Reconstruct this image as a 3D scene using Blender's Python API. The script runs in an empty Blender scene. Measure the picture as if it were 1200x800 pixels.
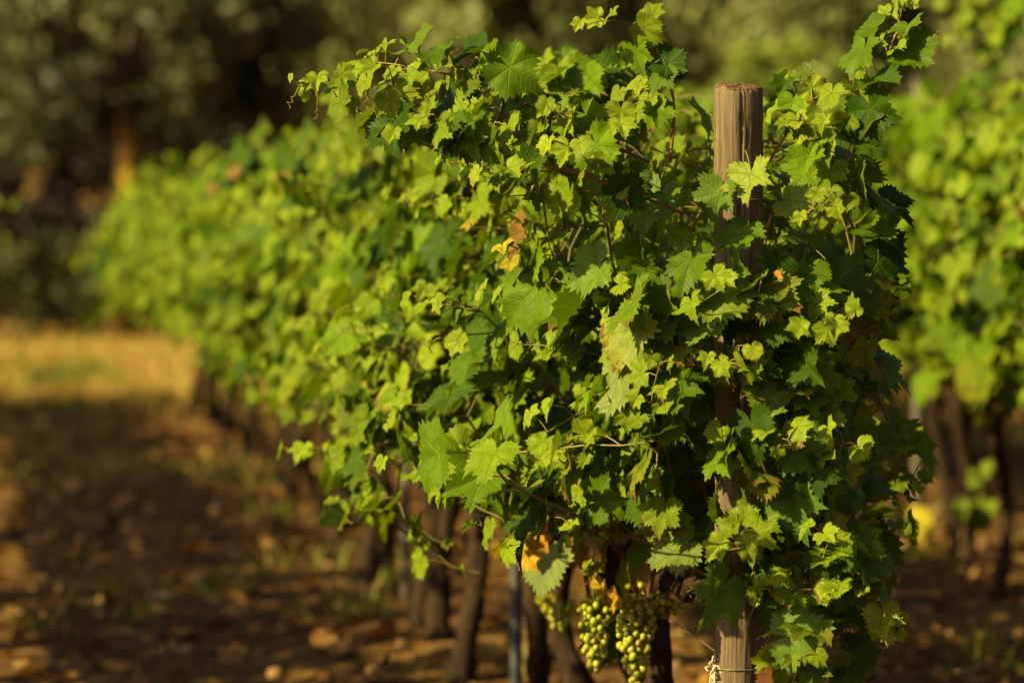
import bpy, math, random
import numpy as np
from mathutils import Vector, Matrix

# ------------------------------------------------------------------ camera, sky, sun, exposure
scn = bpy.context.scene
COL = scn.collection
FPX, CH, PITCH = 5553.0, 1.43, math.radians(2.02)
cd = bpy.data.cameras.new('camera'); cam = bpy.data.objects.new('camera', cd); COL.objects.link(cam)
cd.sensor_width = 36.0; cd.lens = 36.0 * FPX / 1200.0
cd.clip_start = 0.2; cd.clip_end = 2000.0
cam.location = (0, 0, CH); cam.rotation_euler = (math.pi / 2 - PITCH, 0, 0)
cd.dof.use_dof = True; cd.dof.focus_distance = 8.92; cd.dof.aperture_fstop = 3.5
scn.camera = cam

SUN_EL, SUN_AZ = math.radians(31), math.radians(117)      # azimuth to the left of the view direction
SUN = Vector((-math.sin(SUN_AZ) * math.cos(SUN_EL), math.cos(SUN_AZ) * math.cos(SUN_EL), math.sin(SUN_EL)))
w = bpy.data.worlds.new('World'); scn.world = w; w.use_nodes = True
nt = w.node_tree; nt.nodes.clear()
sky = nt.nodes.new('ShaderNodeTexSky'); sky.sky_type = 'NISHITA'; sky.sun_disc = False
sky.sun_elevation = SUN_EL; sky.sun_rotation = -SUN_AZ; sky.dust_density = 3.5; sky.ozone_density = 0.2; sky.air_density = 0.8
bg = nt.nodes.new('ShaderNodeBackground'); bg.inputs['Strength'].default_value = 0.05
wo = nt.nodes.new('ShaderNodeOutputWorld')
nt.links.new(sky.outputs[0], bg.inputs[0]); nt.links.new(bg.outputs[0], wo.inputs[0])
sd = bpy.data.lights.new('sun', 'SUN'); so = bpy.data.objects.new('sun', sd); COL.objects.link(so)
sd.energy = 5.0; sd.angle = math.radians(0.5); sd.color = (1.0, 0.83, 0.34)
so.rotation_euler = SUN.to_track_quat('Z', 'Y').to_euler()
scn.view_settings.view_transform = 'Standard'; scn.view_settings.look = 'None'
scn.view_settings.exposure = 1.08; scn.view_settings.gamma = 1.0
scn.render.engine = 'CYCLES'
scn.cycles.use_denoising = True
scn.cycles.max_bounces = 6; scn.cycles.diffuse_bounces = 2; scn.cycles.transmission_bounces = 4
scn.cycles.glossy_bounces = 2; scn.cycles.caustics_reflective = False; scn.cycles.caustics_refractive = False

def at(px, py, Y):
    """point of the photograph's pixel (1200x800) on the vertical plane at distance Y"""
    u, v = (px - 600) / FPX, (400 - py) / FPX
    c, s = math.cos(PITCH), math.sin(PITCH)
    d = np.array([u, c + v * s, v * c - s])
    t = Y / d[1]
    return np.array([0, 0, CH]) + d * t

# ------------------------------------------------------------------ object helpers
def tag(o, label=None, cat=None, group=None, kind=None):
    if label: o['label'] = label
    if cat: o['category'] = cat
    if group: o['group'] = group
    if kind: o['kind'] = kind
    return o

def empty(name, loc, rz=0.0):
    o = bpy.data.objects.new(name, None); COL.objects.link(o)
    o.location = loc; o.rotation_euler = (0, 0, rz); o.empty_display_size = 0.2
    return o

def link_mesh(name, me, parent=None):
    o = bpy.data.objects.new(name, me); COL.objects.link(o)
    if parent: o.parent = parent
    return o

def mesh_np(name, V, Fs, mat, uv=None, col=None, smooth=True, matidx=None):
    """V (N,3); Fs list of (M,k) index arrays"""
    me = bpy.data.meshes.new(name)
    V = np.asarray(V, np.float32)
    Fs = [np.asarray(F, np.int32) for F in Fs if len(F)]
    loops = np.concatenate([F.ravel() for F in Fs])
    sizes = np.concatenate([np.full(len(F), F.shape[1], np.int32) for F in Fs])
    starts = np.concatenate([[0], np.cumsum(sizes)[:-1]]).astype(np.int32)
    me.vertices.add(len(V)); me.vertices.foreach_set('co', V.ravel())
    me.loops.add(len(loops)); me.loops.foreach_set('vertex_index', loops)
    me.polygons.add(len(sizes)); me.polygons.foreach_set('loop_start', starts)
    me.polygons.foreach_set('loop_total', sizes)
    if smooth: me.polygons.foreach_set('use_smooth', np.ones(len(sizes), bool))
    for m in (mat if isinstance(mat, list) else [mat]): me.materials.append(m)
    if matidx is not None: me.polygons.foreach_set('material_index', np.asarray(matidx, np.int32))
    if uv is not None:
        l = me.uv_layers.new(name='UVMap')
        l.data.foreach_set('uv', np.asarray(uv, np.float32)[loops].ravel())
    if col is not None:
        a = me.color_attributes.new('tint', 'FLOAT_COLOR', 'POINT')
        c4 = np.ascontiguousarray(col, np.float32)
        a.data.foreach_set('color', c4.ravel())
    me.update(); me.validate()
    return me

class Acc:
    """collects pieces for one mesh"""
    def __init__(self): self.V = []; self.F = {}; self.uv = []; self.col = []; self.n = 0
    def add(self, V, F, col=(1, 1, 1), uv=None):
        V = np.asarray(V, float)
        for f in F:
            f = np.asarray(f)
            if len(f): self.F.setdefault(f.shape[1], []).append(f + self.n)
        self.V.append(V); self.n += len(V)
        c = np.asarray(col, float)
        c = np.broadcast_to(c, (len(V), c.shape[-1]))
        self.col.append(c if c.shape[1] == 4 else np.c_[c, np.zeros(len(V))])
        self.uv.append(np.zeros((len(V), 2)) if uv is None else uv)
    def build(self, name, mat, M=None, smooth=True):
        if not self.n: return None
        V = np.concatenate(self.V)
        if M is not None:
            V = V @ M[:3, :3].T + M[:3, 3]
        return mesh_np(name, V, [np.concatenate(v) for v in self.F.values()], mat,
                       np.concatenate(self.uv), np.concatenate(self.col), smooth)

def nrm(v):
    v = np.asarray(v, float)
    return v / np.maximum(np.linalg.norm(v, axis=-1, keepdims=True), 1e-9)

def tube(P, R, sides=6, cap=True, rough=0.0, rng=None):
    P = np.asarray(P, float); n = len(P)
    R = np.broadcast_to(np.asarray(R, float), (n,))
    T = nrm(np.gradient(P, axis=0))
    a = np.array([0, 0, 1.0]) if abs(T[0][2]) < .9 else np.array([1.0, 0, 0])
    N = np.zeros((n, 3)); N[0] = nrm(np.cross(T[0], a))
    for i in range(1, n):
        N[i] = nrm(N[i - 1] - T[i] * np.dot(N[i - 1], T[i]))
    B = np.cross(T, N)
    th = np.arange(sides) * 2 * np.pi / sides
    rr = R[:, None] * np.ones((n, sides))
    if rough and rng is not None: rr = rr * (1 + rough * rng.uniform(-1, 1, rr.shape))
    V = P[:, None, :] + rr[..., None] * (np.cos(th)[None, :, None] * N[:, None, :] + np.sin(th)[None, :, None] * B[:, None, :])
    V = V.reshape(-1, 3)
    i = np.arange(n - 1)[:, None] * sides; j = np.arange(sides)[None, :]; k = (j + 1) % sides
    Q = np.stack([i + j, i + k, i + sides + k, i + sides + j], -1).reshape(-1, 4)
    F = [Q]
    if cap:
        V = np.vstack([V, P[0], P[-1]])
        c0, c1 = n * sides, n * sides + 1
        jj = np.arange(sides); kk = (jj + 1) % sides
        F.append(np.vstack([np.stack([kk, jj, np.full(sides, c0)], -1),
                            np.stack([(n - 1) * sides + jj, (n - 1) * sides + kk, np.full(sides, c1)], -1)]))
    return V, F

def spline(P, n):
    """Catmull-Rom through P, n samples"""
    P = np.asarray(P, float)
    Q = np.vstack([2 * P[0] - P[1], P, 2 * P[-1] - P[-2]])
    t = np.linspace(0, len(P) - 1 - 1e-6, n); k = t.astype(int); u = (t - k)[:, None]
    a, b, c, d = Q[k], Q[k + 1], Q[k + 2], Q[k + 3]
    return .5 * (2 * b + (c - a) * u + (2 * a - 5 * b + 4 * c - d) * u ** 2 + (3 * b - a - 3 * c + d) * u ** 3)

def vnoise(x, y, seed=0):
    x = np.asarray(x, float); y = np.asarray(y, float)
    xi = np.floor(x).astype(np.int64); yi = np.floor(y).astype(np.int64); fx, fy = x - xi, y - yi
    def h(a, b):
        v = np.sin(a * 127.1 + b * 311.7 + seed * 74.7) * 43758.5453
        return v - np.floor(v)
    sx, sy = fx * fx * (3 - 2 * fx), fy * fy * (3 - 2 * fy)
    return (h(xi, yi) * (1 - sx) + h(xi + 1, yi) * sx) * (1 - sy) + (h(xi, yi + 1) * (1 - sx) + h(xi + 1, yi + 1) * sx) * sy

# ------------------------------------------------------------------ materials
class Mat:
    def __init__(self, name):
        self.m = bpy.data.materials.new(name); self.m.use_nodes = True
        self.t = self.m.node_tree; self.t.nodes.clear()
        self.out = self.t.nodes.new('ShaderNodeOutputMaterial')
    def n(self, typ, **kw):
        nd = self.t.nodes.new('ShaderNode' + typ)
        for k, v in kw.items():
            if hasattr(nd, k) and not k.startswith('i_'): setattr(nd, k, v)
        return nd
    def set(self, sock, v):
        if hasattr(v, 'is_linked') or hasattr(v, 'links'): self.t.links.new(v, sock)
        else: sock.default_value = v
    def math(self, op, a, b=None, c=None, clamp=False):
        nd = self.n('Math', operation=op, use_clamp=clamp)
        for s, v in zip(nd.inputs, (a, b, c)):
            if v is not None: self.set(s, v)
        return nd.outputs[0]
    def mix(self, f, a, b, mode='MIX'):
        nd = self.n('Mix', data_type='RGBA', blend_type=mode)
        self.set(nd.inputs[0], f); self.set(nd.inputs[6], a); self.set(nd.inputs[7], b)
        return nd.outputs[2]
    def noise(self, vec, scale, detail=4.0, rough=.6):
        nd = self.n('TexNoise'); self.set(nd.inputs['Vector'], vec)
        nd.inputs['Scale'].default_value = scale; nd.inputs['Detail'].default_value = detail
        nd.inputs['Roughness'].default_value = rough
        return nd.outputs['Fac']
    def ramp(self, f, stops):
        nd = self.n('ValToRGB'); self.set(nd.inputs[0], f)
        e = nd.color_ramp.elements
        while len(e) < len(stops): e.new(.5)
        for el, (p, c) in zip(e, stops): el.position = p; el.color = (*c, 1) if len(c) == 3 else c
        return nd.outputs[0]
    def mapped(self, scale, src='Object'):
        tc = self.n('TexCoord'); mp = self.n('Mapping'); self.t.links.new(tc.outputs[src], mp.inputs[0])
        mp.inputs['Scale'].default_value = scale
        return mp.outputs[0]
    def principled(self, col, rough=.6, spec=.3, bump=None, bstr=.3, bdist=.01):
        p = self.n('BsdfPrincipled'); self.set(p.inputs['Base Color'], col); self.set(p.inputs['Roughness'], rough)
        p.inputs['Specular IOR Level'].default_value = spec
        if bump is not None:
            b = self.n('Bump'); b.inputs['Strength'].default_value = bstr; b.inputs['Distance'].default_value = bdist
            self.set(b.inputs['Height'], bump); self.t.links.new(b.outputs[0], p.inputs['Normal'])
        return p
    def finish(self, sh):
        self.t.links.new(sh, self.out.inputs[0]); return self.m

def leaf_mat():
    M = Mat('vine_leaf')
    an = M.n('Attribute', attribute_name='tint'); a = an.outputs['Color']; wear = an.outputs['Alpha']
    uv = M.n('UVMap', uv_map='UVMap').outputs[0]
    sp = M.n('SeparateXYZ'); M.t.links.new(uv, sp.inputs[0]); u, v = sp.outputs[0], sp.outputs[1]
    r = M.math('SQRT', M.math('ADD', M.math('MULTIPLY', u, u), M.math('MULTIPLY', v, v)))
    th = M.math('ABSOLUTE', M.math('ARCTAN2', u, v))
    k = M.math('MINIMUM', M.math('ROUND', M.math('DIVIDE', th, .92)), 2.0)
    d = M.math('SUBTRACT', th, M.math('MULTIPLY', k, .92))
    along = M.math('MULTIPLY', r, M.math('COSINE', d))
    perp = M.math('ABSOLUTE', M.math('MULTIPLY', r, M.math('SINE', d)))
    wmain = M.math('MULTIPLY_ADD', along, -.016, .026)
    main = M.math('SUBTRACT', 1.0, M.math('DIVIDE', perp, wmain), clamp=True)
    s = M.math('FRACT', M.math('MULTIPLY', M.math('SUBTRACT', along, M.math('MULTIPLY', perp, .8)), 7.0))
    s = M.math('ABSOLUTE', M.math('SUBTRACT', s, .5))
    sec = M.math('SUBTRACT', 1.0, M.math('MULTIPLY', s, 9.0), clamp=True)
    vein = M.math('MAXIMUM', main, M.math('MULTIPLY', sec, .42))
    pos = M.n('TexCoord').outputs['Object']
    nz = M.noise(pos, 60.0, 3.0); nz2 = M.noise(pos, 260.0, 2.0)
    hs = M.n('HueSaturation'); M.set(hs.inputs['Color'], a); M.set(hs.inputs['Value'], M.math('MULTIPLY_ADD', nz, 1.0, .5))
    base = hs.outputs[0]
    base = M.mix(M.math('MULTIPLY', vein, .55), base, M.mix(.6, base, (.24, .31, .022, 1)))
    spot = M.math('GREATER_THAN', M.math('MULTIPLY', nz2, M.math('ADD', nz, .4)), .82)
    base = M.mix(M.math('MULTIPLY', spot, .5), base, (.16, .12, .03, 1))
    yel = M.math('MULTIPLY', M.math('MULTIPLY', M.math('SUBTRACT', wear, .78), 2.4, clamp=True), M.math('SUBTRACT', M.math('ADD', M.math('MULTIPLY', r, .9), M.math('MULTIPLY', nz, .9)), M.math('ADD', .55, M.math('MULTIPLY', vein, .25)), clamp=True), clamp=True)
    base = M.mix(yel, base, (.42, .36, .03, 1))
    brn = M.math('GREATER_THAN', M.math('ADD', M.math('MULTIPLY', r, .8), M.math('ADD', M.math('MULTIPLY', nz, .8), M.math('MULTIPLY', wear, .5))), 1.55)
    base = M.mix(M.math('MULTIPLY', brn, .85), base, (.15, .07, .02, 1))
    back = M.n('NewGeometry').outputs['Backfacing']
    base = M.mix(back, base, M.mix(.38, base, (.15, .22, .025, 1)))
    h = M.math('ADD', M.math('MULTIPLY', vein, -.6), M.math('MULTIPLY', nz2, .35))
    p = M.principled(base, M.math('MULTIPLY_ADD', back, .25, .42), .09, h, .8, .003)
    tr = M.n('BsdfTranslucent')
    tc = M.mix(1.0, base, (1.5, 1.5, .3, 1), 'MULTIPLY')
    M.set(tr.inputs[0], tc)
    mx = M.n('MixShader'); mx.inputs[0].default_value = .25
    M.t.links.new(p.outputs[0], mx.inputs[1]); M.t.links.new(tr.outputs[0], mx.inputs[2])
    return M.finish(mx.outputs[0])

def stem_mat():
    M = Mat('vine_cane')
    a = M.n('Attribute', attribute_name='tint').outputs['Color']
    nz = M.noise(M.mapped((90, 90, 25)), 1.0)
    c = M.mix(M.math('MULTIPLY', nz, .5), a, (.09, .045, .02, 1))
    return M.finish(M.principled(c, .5, .3, nz, .3, .002).outputs[0])

def bark_mat():
    M = Mat('vine_bark')
    n1 = M.noise(M.mapped((60, 60, 9)), 1.0, 6, .7); n2 = M.noise(M.mapped((12, 12, 8)), 1.0)
    c = M.ramp(n1, [(.3, (.012, .007, .005)), (.55, (.048, .030, .018)), (.75, (.13, .088, .054))])
    c = M.mix(M.math('MULTIPLY', n2, .5), c, (.035, .02, .011, 1))
    return M.finish(M.principled(c, .9, .1, n1, .9, .012).outputs[0])

def post_mat(top=False):
    M = Mat('post_top' if top else 'post_wood')
    if top:
        v = M.mapped((1, 1, 1)); sp = M.n('SeparateXYZ'); M.t.links.new(v, sp.inputs[0])
        r = M.math('SQRT', M.math('ADD', M.math('POWER', sp.outputs[0], 2), M.math('POWER', sp.outputs[1], 2)))
        nz = M.noise(v, 60, 5)
        ring = M.math('SINE', M.math('ADD', M.math('MULTIPLY', r, 900), M.math('MULTIPLY', nz, 4)))
        f = M.math('ADD', M.math('MULTIPLY', nz, .8), M.math('MULTIPLY', ring, .08))
        c = M.ramp(f, [(.2, (.06, .025, .012)), (.5, (.17, .105, .058)), (.75, (.30, .21, .125))])
        return M.finish(M.principled(c, .9, .1, f, .7, .006).outputs[0])
    g = M.noise(M.mapped((150, 150, 5)), 1.0, 6, .65); b = M.noise(M.mapped((30, 30, 7)), 1.0, 3)
    k = M.noise(M.mapped((60, 60, 2.2)), 1.0, 3)
    c = M.ramp(g, [(.28, (.055, .036, .020)), (.5, (.16, .112, .066)), (.72, (.29, .215, .13))])
    c = M.mix(M.math('MULTIPLY', b, .55), c, (.13, .098, .060, 1))
    crack = M.math('LESS_THAN', k, .33)
    c = M.mix(M.math('MULTIPLY', crack, .7), c, (.03, .016, .01, 1))
    h = M.math('SUBTRACT', g, M.math('MULTIPLY', crack, .6))
    return M.finish(M.principled(c, .85, .15, h, .7, .006).outputs[0])

def metal_mat(name, c, rough):
    M = Mat(name); nz = M.noise(M.mapped((25, 25, 12)), 1.0, 5)
    col = M.mix(M.math('MULTIPLY', nz, .6), (*c, 1), (c[0] * .5, c[1] * .38, c[2] * .3, 1))
    p = M.principled(col, rough, .5, nz, .2, .002); p.inputs['Metallic'].default_value = .3
    return M.finish(p.outputs[0])

def berry_mat():
    M = Mat('green_grape')
    a = M.n('Attribute', attribute_name='tint').outputs['Color']
    nz = M.noise(M.mapped((1, 1, 1)), 240, 2)
    c = M.mix(M.math('MULTIPLY', nz, .4), a, (.30, .31, .08, 1))
    p = M.principled(c, .38, .35)
    p.inputs['Subsurface Weight'].default_value = .35; p.inputs['Subsurface Radius'].default_value = (.006, .006, .002)
    p.inputs['Subsurface Scale'].default_value = 1.0
    return M.finish(p.outputs[0])

def ground_mat():
    M = Mat('vineyard_soil')
    v = M.mapped((1, 1, 1)); n1 = M.noise(v, .55, 5); n2 = M.noise(v, 5, 6, .7); n3 = M.noise(v, 38, 4, .7)
    soil = M.ramp(n2, [(.3, (.045, .021, .008)), (.5, (.105, .051, .018)), (.7, (.22, .114, .041))])
    straw = M.ramp(n3, [(.3, (.26, .135, .03)), (.6, (.46, .27, .065))])
    sp = M.n('SeparateXYZ'); M.t.links.new(M.mapped((1, 1, 1)), sp.inputs[0])
    far = M.n('MapRange'); M.set(far.inputs[0], sp.outputs[1]); far.inputs[1].default_value = 25; far.inputs[2].default_value = 31
    f = M.math('ADD', M.math('MULTIPLY', far.outputs[0], .55), M.math('MULTIPLY_ADD', n1, 1.6, -.75), clamp=True)
    c = M.mix(f, soil, straw)
    return M.finish(M.principled(c, .95, .08, M.math('ADD', n2, M.math('MULTIPLY', n3, .5)), .8, .03).outputs[0])

def tint_mat(name, rough=.8, spec=.15, trans=0.0, tcol=(1.3, 1.2, .5, 1), nscale=30):
    M = Mat(name)
    a = M.n('Attribute', attribute_name='tint').outputs['Color']
    nz = M.noise(M.mapped((1, 1, 1)), nscale, 3)
    hs = M.n('HueSaturation'); M.set(hs.inputs['Color'], a); M.set(hs.inputs['Value'], M.math('MULTIPLY_ADD', nz, .9, .55))
    p = M.principled(hs.outputs[0], rough, spec)
    if not trans: return M.finish(p.outputs[0])
    tr = M.n('BsdfTranslucent'); M.set(tr.inputs[0], M.mix(1.0, hs.outputs[0], tcol, 'MULTIPLY'))
    mx = M.n('MixShader'); mx.inputs[0].default_value = trans
    M.t.links.new(p.outputs[0], mx.inputs[1]); M.t.links.new(tr.outputs[0], mx.inputs[2])
    return M.finish(mx.outputs[0])

LEAF, STEM, BARK = leaf_mat(), stem_mat(), bark_mat()
POST, POSTTOP = post_mat(), post_mat(True)
STEEL = metal_mat('galvanised_steel', (.085, .095, .11), .55)
WIREM = metal_mat('galvanised_wire', (.22, .20, .17), .5)
RUST = metal_mat('weathered_stake', (.16, .135, .11), .75)
BERRY = berry_mat(); SOIL = ground_mat()
OLIVE = tint_mat('olive_leaf', .55, .3, .15, (1.1, 1.1, .6, 1), 6)
TREEBARK = tint_mat('tree_bark', .95, .05, 0, nscale=9)
LITTER = tint_mat('dry_leaf', .8, .15, .25, (1.2, .9, .5, 1))
GRASS = tint_mat('grass_blade', .7, .2, .3)
CLOD = tint_mat('soil_clod', .95, .05, 0, nscale=40)
TWINE = tint_mat('twine', .9, .1, 0, nscale=300)

# ------------------------------------------------------------------ grape leaf shapes
LOBE_A = np.radians([0, 7, 14, 24, 33, 40, 47, 54, 61, 70, 79, 87, 96, 106, 116, 128, 145, 160, 170, 177])
LOBE_R = np.array([1.0, .93, .82, .69, .63, .72, .85, .92, .84, .71, .63, .60, .66, .73, .70, .62, .54, .46, .34, .10])
def leaf_proto(rng, n_out, rings):
    half = n_out // 2
    th = np.linspace(-177, 177, n_out) * np.pi / 180
    th[1:-1] += rng.uniform(-.02, .02, n_out - 2) * (72 / n_out)
    depth = rng.uniform(.3, 1.3)
    sm = np.interp(np.abs(th), LOBE_A, LOBE_R)
    env = np.interp(np.abs(th), np.radians([0, 54, 106, 150, 177]), [1.0, .95, .83, .64, .14])
    sm = np.clip(env - (env - sm) * depth, .08, 1.1) * np.where(th < 0, rng.uniform(.88, 1.08), rng.uniform(.88, 1.08))
    tooth = .088 if n_out > 30 else (.05 if n_out > 20 else 0.0)
    saw = np.where(np.arange(n_out) % 2 == 0, 1, -1) * tooth * rng.uniform(.5, 1.35, n_out)
    ro = sm * (1 + saw)
    V = [np.zeros((1, 2))]
    for f in rings:
        rr = (ro if f == 1.0 else sm * (1 - .0 * f)) * f
        V.append(np.stack([rr * np.sin(th), rr * np.cos(th)], -1))
    UV = np.concatenate(V)
    F = [np.stack([np.zeros(n_out - 1, int), 2 + np.arange(n_out - 1), 1 + np.arange(n_out - 1)], -1)]
    for k in range(len(rings) - 1):
        a = 1 + k * n_out + np.arange(n_out - 1); b = a + n_out
        F.append(np.stack([a, a + 1, b + 1], -1)); F.append(np.stack([a, b + 1, b], -1))
    x, y = UV[:, 0], UV[:, 1]; r = np.hypot(x, y); t = np.arctan2(x, y); at_ = np.abs(t)
    kk = np.minimum(np.round(at_ / .92), 2); dd = np.abs(at_ - kk * .92)
    z = rng.uniform(.0, .55) * np.abs(x) - rng.uniform(.05, .5) * np.abs(y) * y - rng.uniform(-.1, .5) * x * x
    z += rng.uniform(.05, .13) * r * np.minimum(dd / .46, 1) * (.4 + r)
    z += rng.uniform(.05, .15) * r * r * np.sin(rng.integers(3, 6) * t + rng.uniform(0, 6))
    z += rng.uniform(.02, .06) * r ** 3 * np.sin(rng.integers(8, 12) * t + rng.uniform(0, 6))
    z += rng.uniform(-.12, .12) * x * y
    for _ in range(3):
        a, f = rng.uniform(0, 6.28), rng.uniform(5, 11)
        z += rng.uniform(.008, .02) * np.sin(f * (x * np.cos(a) + y * np.sin(a)) + rng.uniform(0, 6))
    V3 = np.stack([x, y, z], -1)
    return V3, np.concatenate(F)[:, ::-1], UV
_r = np.random.default_rng(11)
PROTO = {0: [leaf_proto(_r, 65, (.3, .55, .8, 1.0)) for _ in range(24)],
         1: [leaf_proto(_r, 45, (.5, 1.0)) for _ in range(16)],
         2: [leaf_proto(_r, 19, (.55, 1.0)) for _ in range(12)]}
for k in PROTO:      # front faces look along +z
    PROTO[k] = [(V, F if np.cross(V[F[0][1]] - V[F[0][0]], V[F[0][2]] - V[F[0][0]])[2] > 0 else F[:, ::-1], U) for V, F, U in PROTO[k]]

class Leaves:
    def __init__(self): self.P = []; self.N = []; self.M = []; self.S = []; self.C = []
    clear = None
    def add(self, p, n, m, s, c):
        if self.clear is not None and self.clear(p, s): return
        self.P.append(p); self.N.append(n); self.M.append(m); self.S.append(s); self.C.append(c)
    def emit(self, acc, lod, rng):
        if not self.P: return
        P, N, Mi, S, C = map(np.array, (self.P, self.N, self.M, self.S, self.C))
        N = nrm(N); Mi = Mi - N * (Mi * N).sum(1, keepdims=True); Mi = nrm(Mi); X = np.cross(Mi, N)
        ids = rng.integers(0, len(PROTO[lod]), len(P))
        asp = rng.uniform(.86, 1.15, len(P))
        for q, (V, F, U) in enumerate(PROTO[lod]):
            s = np.where(ids == q)[0]
            if not len(s): continue
            VV = (V[None, :, 0, None] * X[s][:, None] * asp[s][:, None, None] + V[None, :, 1, None] * Mi[s][:, None]
                  + V[None, :, 2, None] * N[s][:, None]) * S[s][:, None, None] + P[s][:, None]
            FF = F[None] + (np.arange(len(s)) * len(V))[:, None, None]
            acc.add(VV.reshape(-1, 3), [FF.reshape(-1, 3)], np.repeat(np.c_[C, rng.random(len(C))][s], len(V), 0), np.tile(U, (len(s), 1)))

DARK, LITE, YOUNG = np.array([.027, .064, .003]), np.array([.122, .202, .005]), np.array([.235, .31, .014])
def tint(rng, young, low, yel=1.0):
    c = DARK * .85 + (LITE - DARK * .85) * rng.random() ** 1.5
    c = c + (YOUNG - c) * np.clip(young * rng.uniform(.6, 1.1), 0, 1)
    q = rng.random()
    kk = rng.uniform(.5, 1.1)
    if q < (.004 + .012 * low) * yel: c = np.array([.36, .30, .02]) * kk
    elif q < (.010 + .03 * low) * yel: c = np.array([.20, .11, .03]) * kk
    return c
CANE_OLD, CANE_GREEN, PETI = np.array([.22, .085, .035]), np.array([.20, .19, .045]), np.array([.23, .16, .04])
SL = np.array([SUN.x, SUN.y, SUN.z])

def leaf_dirs(rng, p, out, up_w=.35, sunny=.55):
    n = out * rng.uniform(.3, .9) + np.array([0, 0, up_w]) + SL * sunny + rng.normal(0, .42 if sunny < .6 else .6, 3)
    m = np.array([0, 0, -.75]) + out * .45 + rng.normal(0, .45, 3)
    return n, m

def put_leaf(rng, lv, stem, base, pdir, plen, size, c, lod, out, up_w=.35, n=None, m=None):
    if lv.clear is not None and lv.clear(base + pdir * plen, size): return
    mid = base + pdir * plen * .5 + np.array([0, 0, .12 * plen]); tip = base + pdir * plen
    if lod == 0:
        V, F = tube(spline([base, mid, tip], 5), np.linspace(.0016, .0011, 5), 4, False); stem.add(V, F, PETI * rng.uniform(.7, 1.2))
    n0, m0 = leaf_dirs(rng, tip, out, up_w, .55 if lod == 0 else .8)
    lv.add(tip, n0 if n is None else n, (m0 + pdir * .5) if m is None else m, size, c)

def walk(rng, start, d, n, step, envelope, zmax, floppy):
    p = np.array(start, float); d = nrm(d); pts = [p.copy()]
    side = np.sign(d[0]) or 1.0
    for i in range(n):
        t = i / n
        d = d + rng.normal(0, .13, 3)
        ex = abs(p[0]) - envelope
        if ex > 0: d[0] -= np.sign(p[0]) * min(.5, ex * 4)
        if p[2] > zmax - .15: d = d + np.array([side * .16 * floppy, 0, -.34])
        d[2] -= .05 * floppy * t
        if p[2] < .62 and d[2] < 0: d[2] += .28
        d = nrm(d); p = p + d * step; pts.append(p.copy())
    return np.array(pts)

def shoot_leaves(rng, pts, lv, stem, lod, size=(.058, .094), lateral=.45, tip_young=True, dens=1.0, up_w=.35, outer=None, yel=1.0):
    n = len(pts) - 1
    T = nrm(np.gradient(pts, axis=0)); sgn = 1
    for i in range(1, n + 1):
        if rng.random() > dens: continue
        t = i / n; sgn = -sgn
        side = nrm(np.cross(T[i], [0, 0, 1]) + 1e-6) * sgn
        ox = np.clip(pts[i][0] / .16, -1, 1) if outer is None else outer
        o = np.array([ox, 0, 0]) if outer is None else outer
        pd = nrm(side * .6 + o * .8 + np.array([0, 0, .45]) + rng.normal(0, .35, 3))
        s = rng.uniform(*size) * np.interp(t, [0, .6, .85, 1], [1, 1, .62, .3])
        yg = max(0, (t - .65) / .35) if tip_young else rng.random() * .3
        low = np.clip((.85 - pts[i][2]) / .4, 0, 1)
        put_leaf(rng, lv, stem, pts[i], pd, rng.uniform(.04, .085) * (s / .07 + .2), s, tint(rng, yg, low, yel), lod, nrm(o + rng.normal(0, .2, 3)), up_w)
        if rng.random() < lateral and .1 < t < .85:
            d = nrm(o * .9 - side * .5 + np.array([0, 0, rng.uniform(-.3, .6)]) + rng.normal(0, .3, 3))
            lp = walk(rng, pts[i], d, rng.integers(3, 7), .034, .55, 1.7, .8)
            if lv.clear is not None and any(lv.clear(q, .05) for q in lp): continue
            if lod < 2:
                V, F = tube(lp, np.linspace(.0018, .0009, len(lp)), 4, False); stem.add(V, F, CANE_GREEN * rng.uniform(.7, 1.2))
            ls = 1
            for k in range(1, len(lp)):
                ls = -ls
                pd2 = nrm(nrm(np.cross(d, [0, 0, 1]) + 1e-6) * ls + o * .4 + rng.normal(0, .4, 3))
                s2 = rng.uniform(.03, .056) * (1 - .4 * k / len(lp))
                put_leaf(rng, lv, stem, lp[k], pd2, .03, s2, tint(rng, .35 + .6 * k / len(lp), 0, yel), lod, nrm(o + rng.normal(0, .3, 3)), up_w)

def tendril(rng, acc, p, d, L=.085):
    d = nrm(d); n = 34; t = np.linspace(0, 1, n)
    a = nrm(np.cross(d, [.3, .2, 1])); b = np.cross(d, a)
    coil = np.clip((t - .45) / .55, 0, 1)
    rad = .006 * coil * rng.uniform(.6, 1.3); ph = coil ** 1.3 * rng.uniform(12, 22)
    P = p + d * (t * L)[:, None] + np.array([0, 0, -1.0]) * (t ** 2 * L * .5)[:, None] + (a * (np.cos(ph) - 1)[:, None] + b * np.sin(ph)[:, None]) * rad[:, None]
    V, F = tube(P, np.linspace(.0011, .0005, n), 4, False); acc.add(V, F, np.array([.42, .36, .06]) * rng.uniform(.6, 1))

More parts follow.
